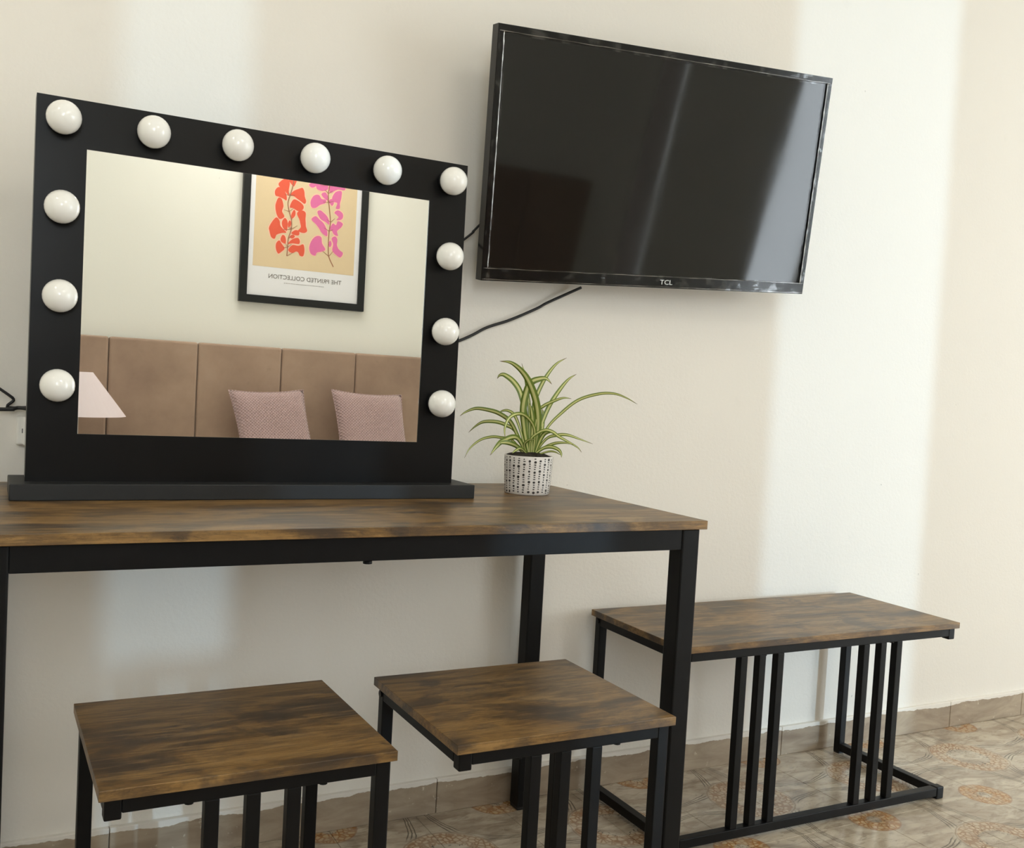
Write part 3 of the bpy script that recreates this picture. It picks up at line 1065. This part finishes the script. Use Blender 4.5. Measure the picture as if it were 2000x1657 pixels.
# headboard
m_velvet = NT('taupe_velvet')
t = m_velvet
n1 = t.noise(t.pos(), 3.5, 5, .6)
c = t.ramp(n1, [(.3, srgb(148, 123, 106)), (.55, srgb(166, 140, 121)), (.75, srgb(178, 153, 134))])
c = t.mix(t.math('MULTIPLY', t.step(t.noise(t.pos(), 11, 3), .66, .74), .5), c, srgb(148, 127, 110))
t.l(c, t.b.inputs['Base Color'])
t.b.inputs['Roughness'].default_value = .85
t.b.inputs['Sheen Weight'].default_value = .25
m_velvet = t.m
hb = empty('headboard', (.2, WALL_F + .004, 0))
tag(hb, 'taupe velvet headboard of upright padded panels, seen in the mirror', 'headboard')
HT = .074
jx = [mirrored(u, v, HT)[0] for u, v in ((212, 700), (386, 720), (549, 740), (694, 740))]
pw = (jx[3] - jx[0]) / 3
edges = [jx[0] - 2 * pw, jx[0] - pw] + jx + [jx[3] + pw, jx[3] + 2 * pw, jx[3] + 3 * pw]
topz = .5 * (mirrored(157, 657, HT)[1] + mirrored(822, 695, HT)[1])
one_box('backing_board', (edges[0] - .2, edges[-1] - .2, 0, .02, .05, topz - .01), m_cable, hb)
for a_, b_ in zip(edges, edges[1:]):
    one_box('panel', (a_ - .2 + .001, b_ - .2 - .001, .02, HT, .05, topz), m_velvet, hb, bevel=.012, seg=3)

# bed
m_linen = simple('white_linen', srgb(226, 222, 216), .85, noise_amt=.04, noise_scale=12, bump=.3)
m_base = simple('taupe_bed_base', srgb(140, 116, 98), .85)
bd = empty('bed', (.37, -2.86, 0))
tag(bd, 'low upholstered bed with white cover below the taupe headboard', 'bed')
one_box('bed_base', (-.80, .80, -.50, .46, .08, .30), m_base, bd, bevel=.01)
one_box('mattress', (-.79, .79, -.50, .45, .30, .47), m_linen, bd, bevel=.04, seg=4)
for sx in (-.72, .72):
    for sy in (-.42, .40):
        one_box('bed_leg', (sx - .03, sx + .03, sy - .03, sy + .03, 0, .08), m_metal, bd)
ns = empty('nightstand', (-.76, -3.19, 0))
tag(ns, 'small brown nightstand beside the bed under the lamp', 'nightstand')
one_box('cabinet_body', (-.21, .21, -.18, .18, .08, .46), m_wood, ns, bevel=.004)
one_box('drawer', (-.195, .195, .18, .195, .10, .44), m_wood, ns, bevel=.003)
for sx in (-.18, .18):
    for sy in (-.15, .15):
        one_box('nightstand_leg', (sx - .015, sx + .015, sy - .015, sy + .015, 0, .08), m_metal, ns)

# lamp
LB = .32
lx = mirrored(150, 740, LB)[0]
zt = mirrored(170, 727, LB)[1]; zb = mirrored(200, 812, LB)[1]
rt = mirrored(182, 727, LB)[0] - lx; rb = mirrored(246, 811, LB)[0] - lx
lp = empty('table_lamp', (lx, WALL_F + LB, .46))
tag(lp, 'table lamp with conical pale pink shade, seen at the mirror\'s left edge', 'lamp')
m_shade = simple('pale_pink_shade', srgb(226, 212, 216), .8, noise_amt=.02)
bm = bmesh.new()
lathe(bm, [(rb, zb - .46), (rt, zt - .46), (rt - .004, zt - .46), (rb - .004, zb - .46)], 48, cap0=False, cap1=False)
bmesh.ops.recalc_face_normals(bm, faces=bm.faces)
new_obj('lamp_shade', bm, m_shade, lp, False)
bm = bmesh.new()
lathe(bm, [(.07, 0), (.072, .012), (.05, .03), (.018, .05), (.012, .10), (.012, zb - .46 + .08)], 28)
new_obj('lamp_base', bm, m_white, lp, True)

# cushions
t = NT('dusty_pink_quilt')
ob = t.obj()
sepq = t.n('ShaderNodeSeparateXYZ'); t.l(ob, sepq.inputs[0])
sA = t.math('SINE', t.math('MULTIPLY', sepq.outputs[0], 430))
sB = t.math('SINE', t.math('MULTIPLY', sepq.outputs[2], 430))
qh = t.math('MULTIPLY', sA, sB)
cq = t.mix(t.step(qh, -.8, .9), srgb(158, 130, 130), srgb(200, 172, 172))
cq = t.mix(t.math('MULTIPLY', t.noise(ob, 7, 3), .5), cq, srgb(172, 144, 138))
t.l(cq, t.b.inputs['Base Color'])
t.b.inputs['Roughness'].default_value = .85
t.b.inputs['Sheen Weight'].default_value = .3
t.bump(qh, .5, .004)
m_cush = t.m


def cushion(name, corners_px, back, label):
    """square cushion leaning on the headboard; corners are its two upper corners in the mirror"""
    (x0, z0), (x1, z1) = mirrored(*corners_px[0], back), mirrored(*corners_px[1], back)
    half = .205
    w = math.hypot(x1 - x0, z1 - z0) / 2
    bm = bmesh.new()
    N = 22
    grid = {}
    for sgn in (1, -1):
        for i in range(N + 1):
            for j in range(N + 1):
                if sgn < 0 and (i in (0, N) or j in (0, N)):
                    grid[(sgn, i, j)] = grid[(1, i, j)]; continue
                u, v = i / N * 2 - 1, j / N * 2 - 1
                pinch = 1 - .07 * (1 - u * u) * abs(v) ** 6 * 1.0
                pinch2 = 1 - .07 * (1 - v * v) * abs(u) ** 6
                th = .058 * ((1 - u ** 4) * (1 - v ** 4)) ** .5
                th *= 1 + .10 * noise.noise(Vector((u * 2, v * 2, sgn * 3 + half + x0)))
                grid[(sgn, i, j)] = bm.verts.new((u * w * pinch2 - .12 * (v - 1) * half, sgn * th, v * half * pinch))
        for i in range(N):
            for j in range(N):
                q = [grid[(sgn, i, j)], grid[(sgn, i + 1, j)], grid[(sgn, i + 1, j + 1)], grid[(sgn, i, j + 1)]]
                bm.faces.new(q if sgn < 0 else q[::-1])
    bmesh.ops.recalc_face_normals(bm, faces=bm.faces)
    e = empty(name)
    tag(e, label, 'cushion', 'cushions against the headboard')
    c = new_obj('cover', bm, m_cush, e, True)
    bm = bmesh.new()
    loop = [(-1, -1), (1, -1), (1, 1), (-1, 1), (-1, -1)]
    pts = []
    for (a0, b0), (a1, b1) in zip(loop, loop[1:]):
        for k in range(12):
            u, v = a0 + (a1 - a0) * k / 12, b0 + (b1 - b0) * k / 12
            pts.append((u * w * (1 - .07 * (1 - v * v) * abs(u) ** 6) - .12 * (v - 1) * half, 0, v * half * (1 - .07 * (1 - u * u) * abs(v) ** 6)))
    pts.append(pts[0])
    tube(bm, pts, .0035, 6, cap=False)
    new_obj('piping', bm, m_cush, e, True)
    tilt = .25
    roll = math.atan2(z1 - z0, x1 - x0)
    cx, cz = (x0 + x1) / 2, (z0 + z1) / 2
    top = Vector((cx, WALL_F + back, cz))
    R = Matrix.Rotation(-roll, 4, 'Y') @ Matrix.Rotation(tilt, 4, 'X')
    ctr = top - (R @ Vector((0, 0, half)))
    e.matrix_world = Matrix.Translation(ctr) @ R
    return ctr, R


cushion('cushion', [(447, 762), (592, 762)], .15, 'dusty pink quilted cushion nearer the lamp, seen in the mirror')
cushion('cushion', [(648, 761), (784, 772)], .15, 'dusty pink quilted cushion at the mirror\'s right, seen in the mirror')
sc.cycles.max_bounces = 10
sc.cycles.diffuse_bounces = 6
sc.cycles.glossy_bounces = 5
sc.cycles.transparent_max_bounces = 12
sc.cycles.sample_clamp_indirect = 6.0
sc.cycles.use_denoising = True
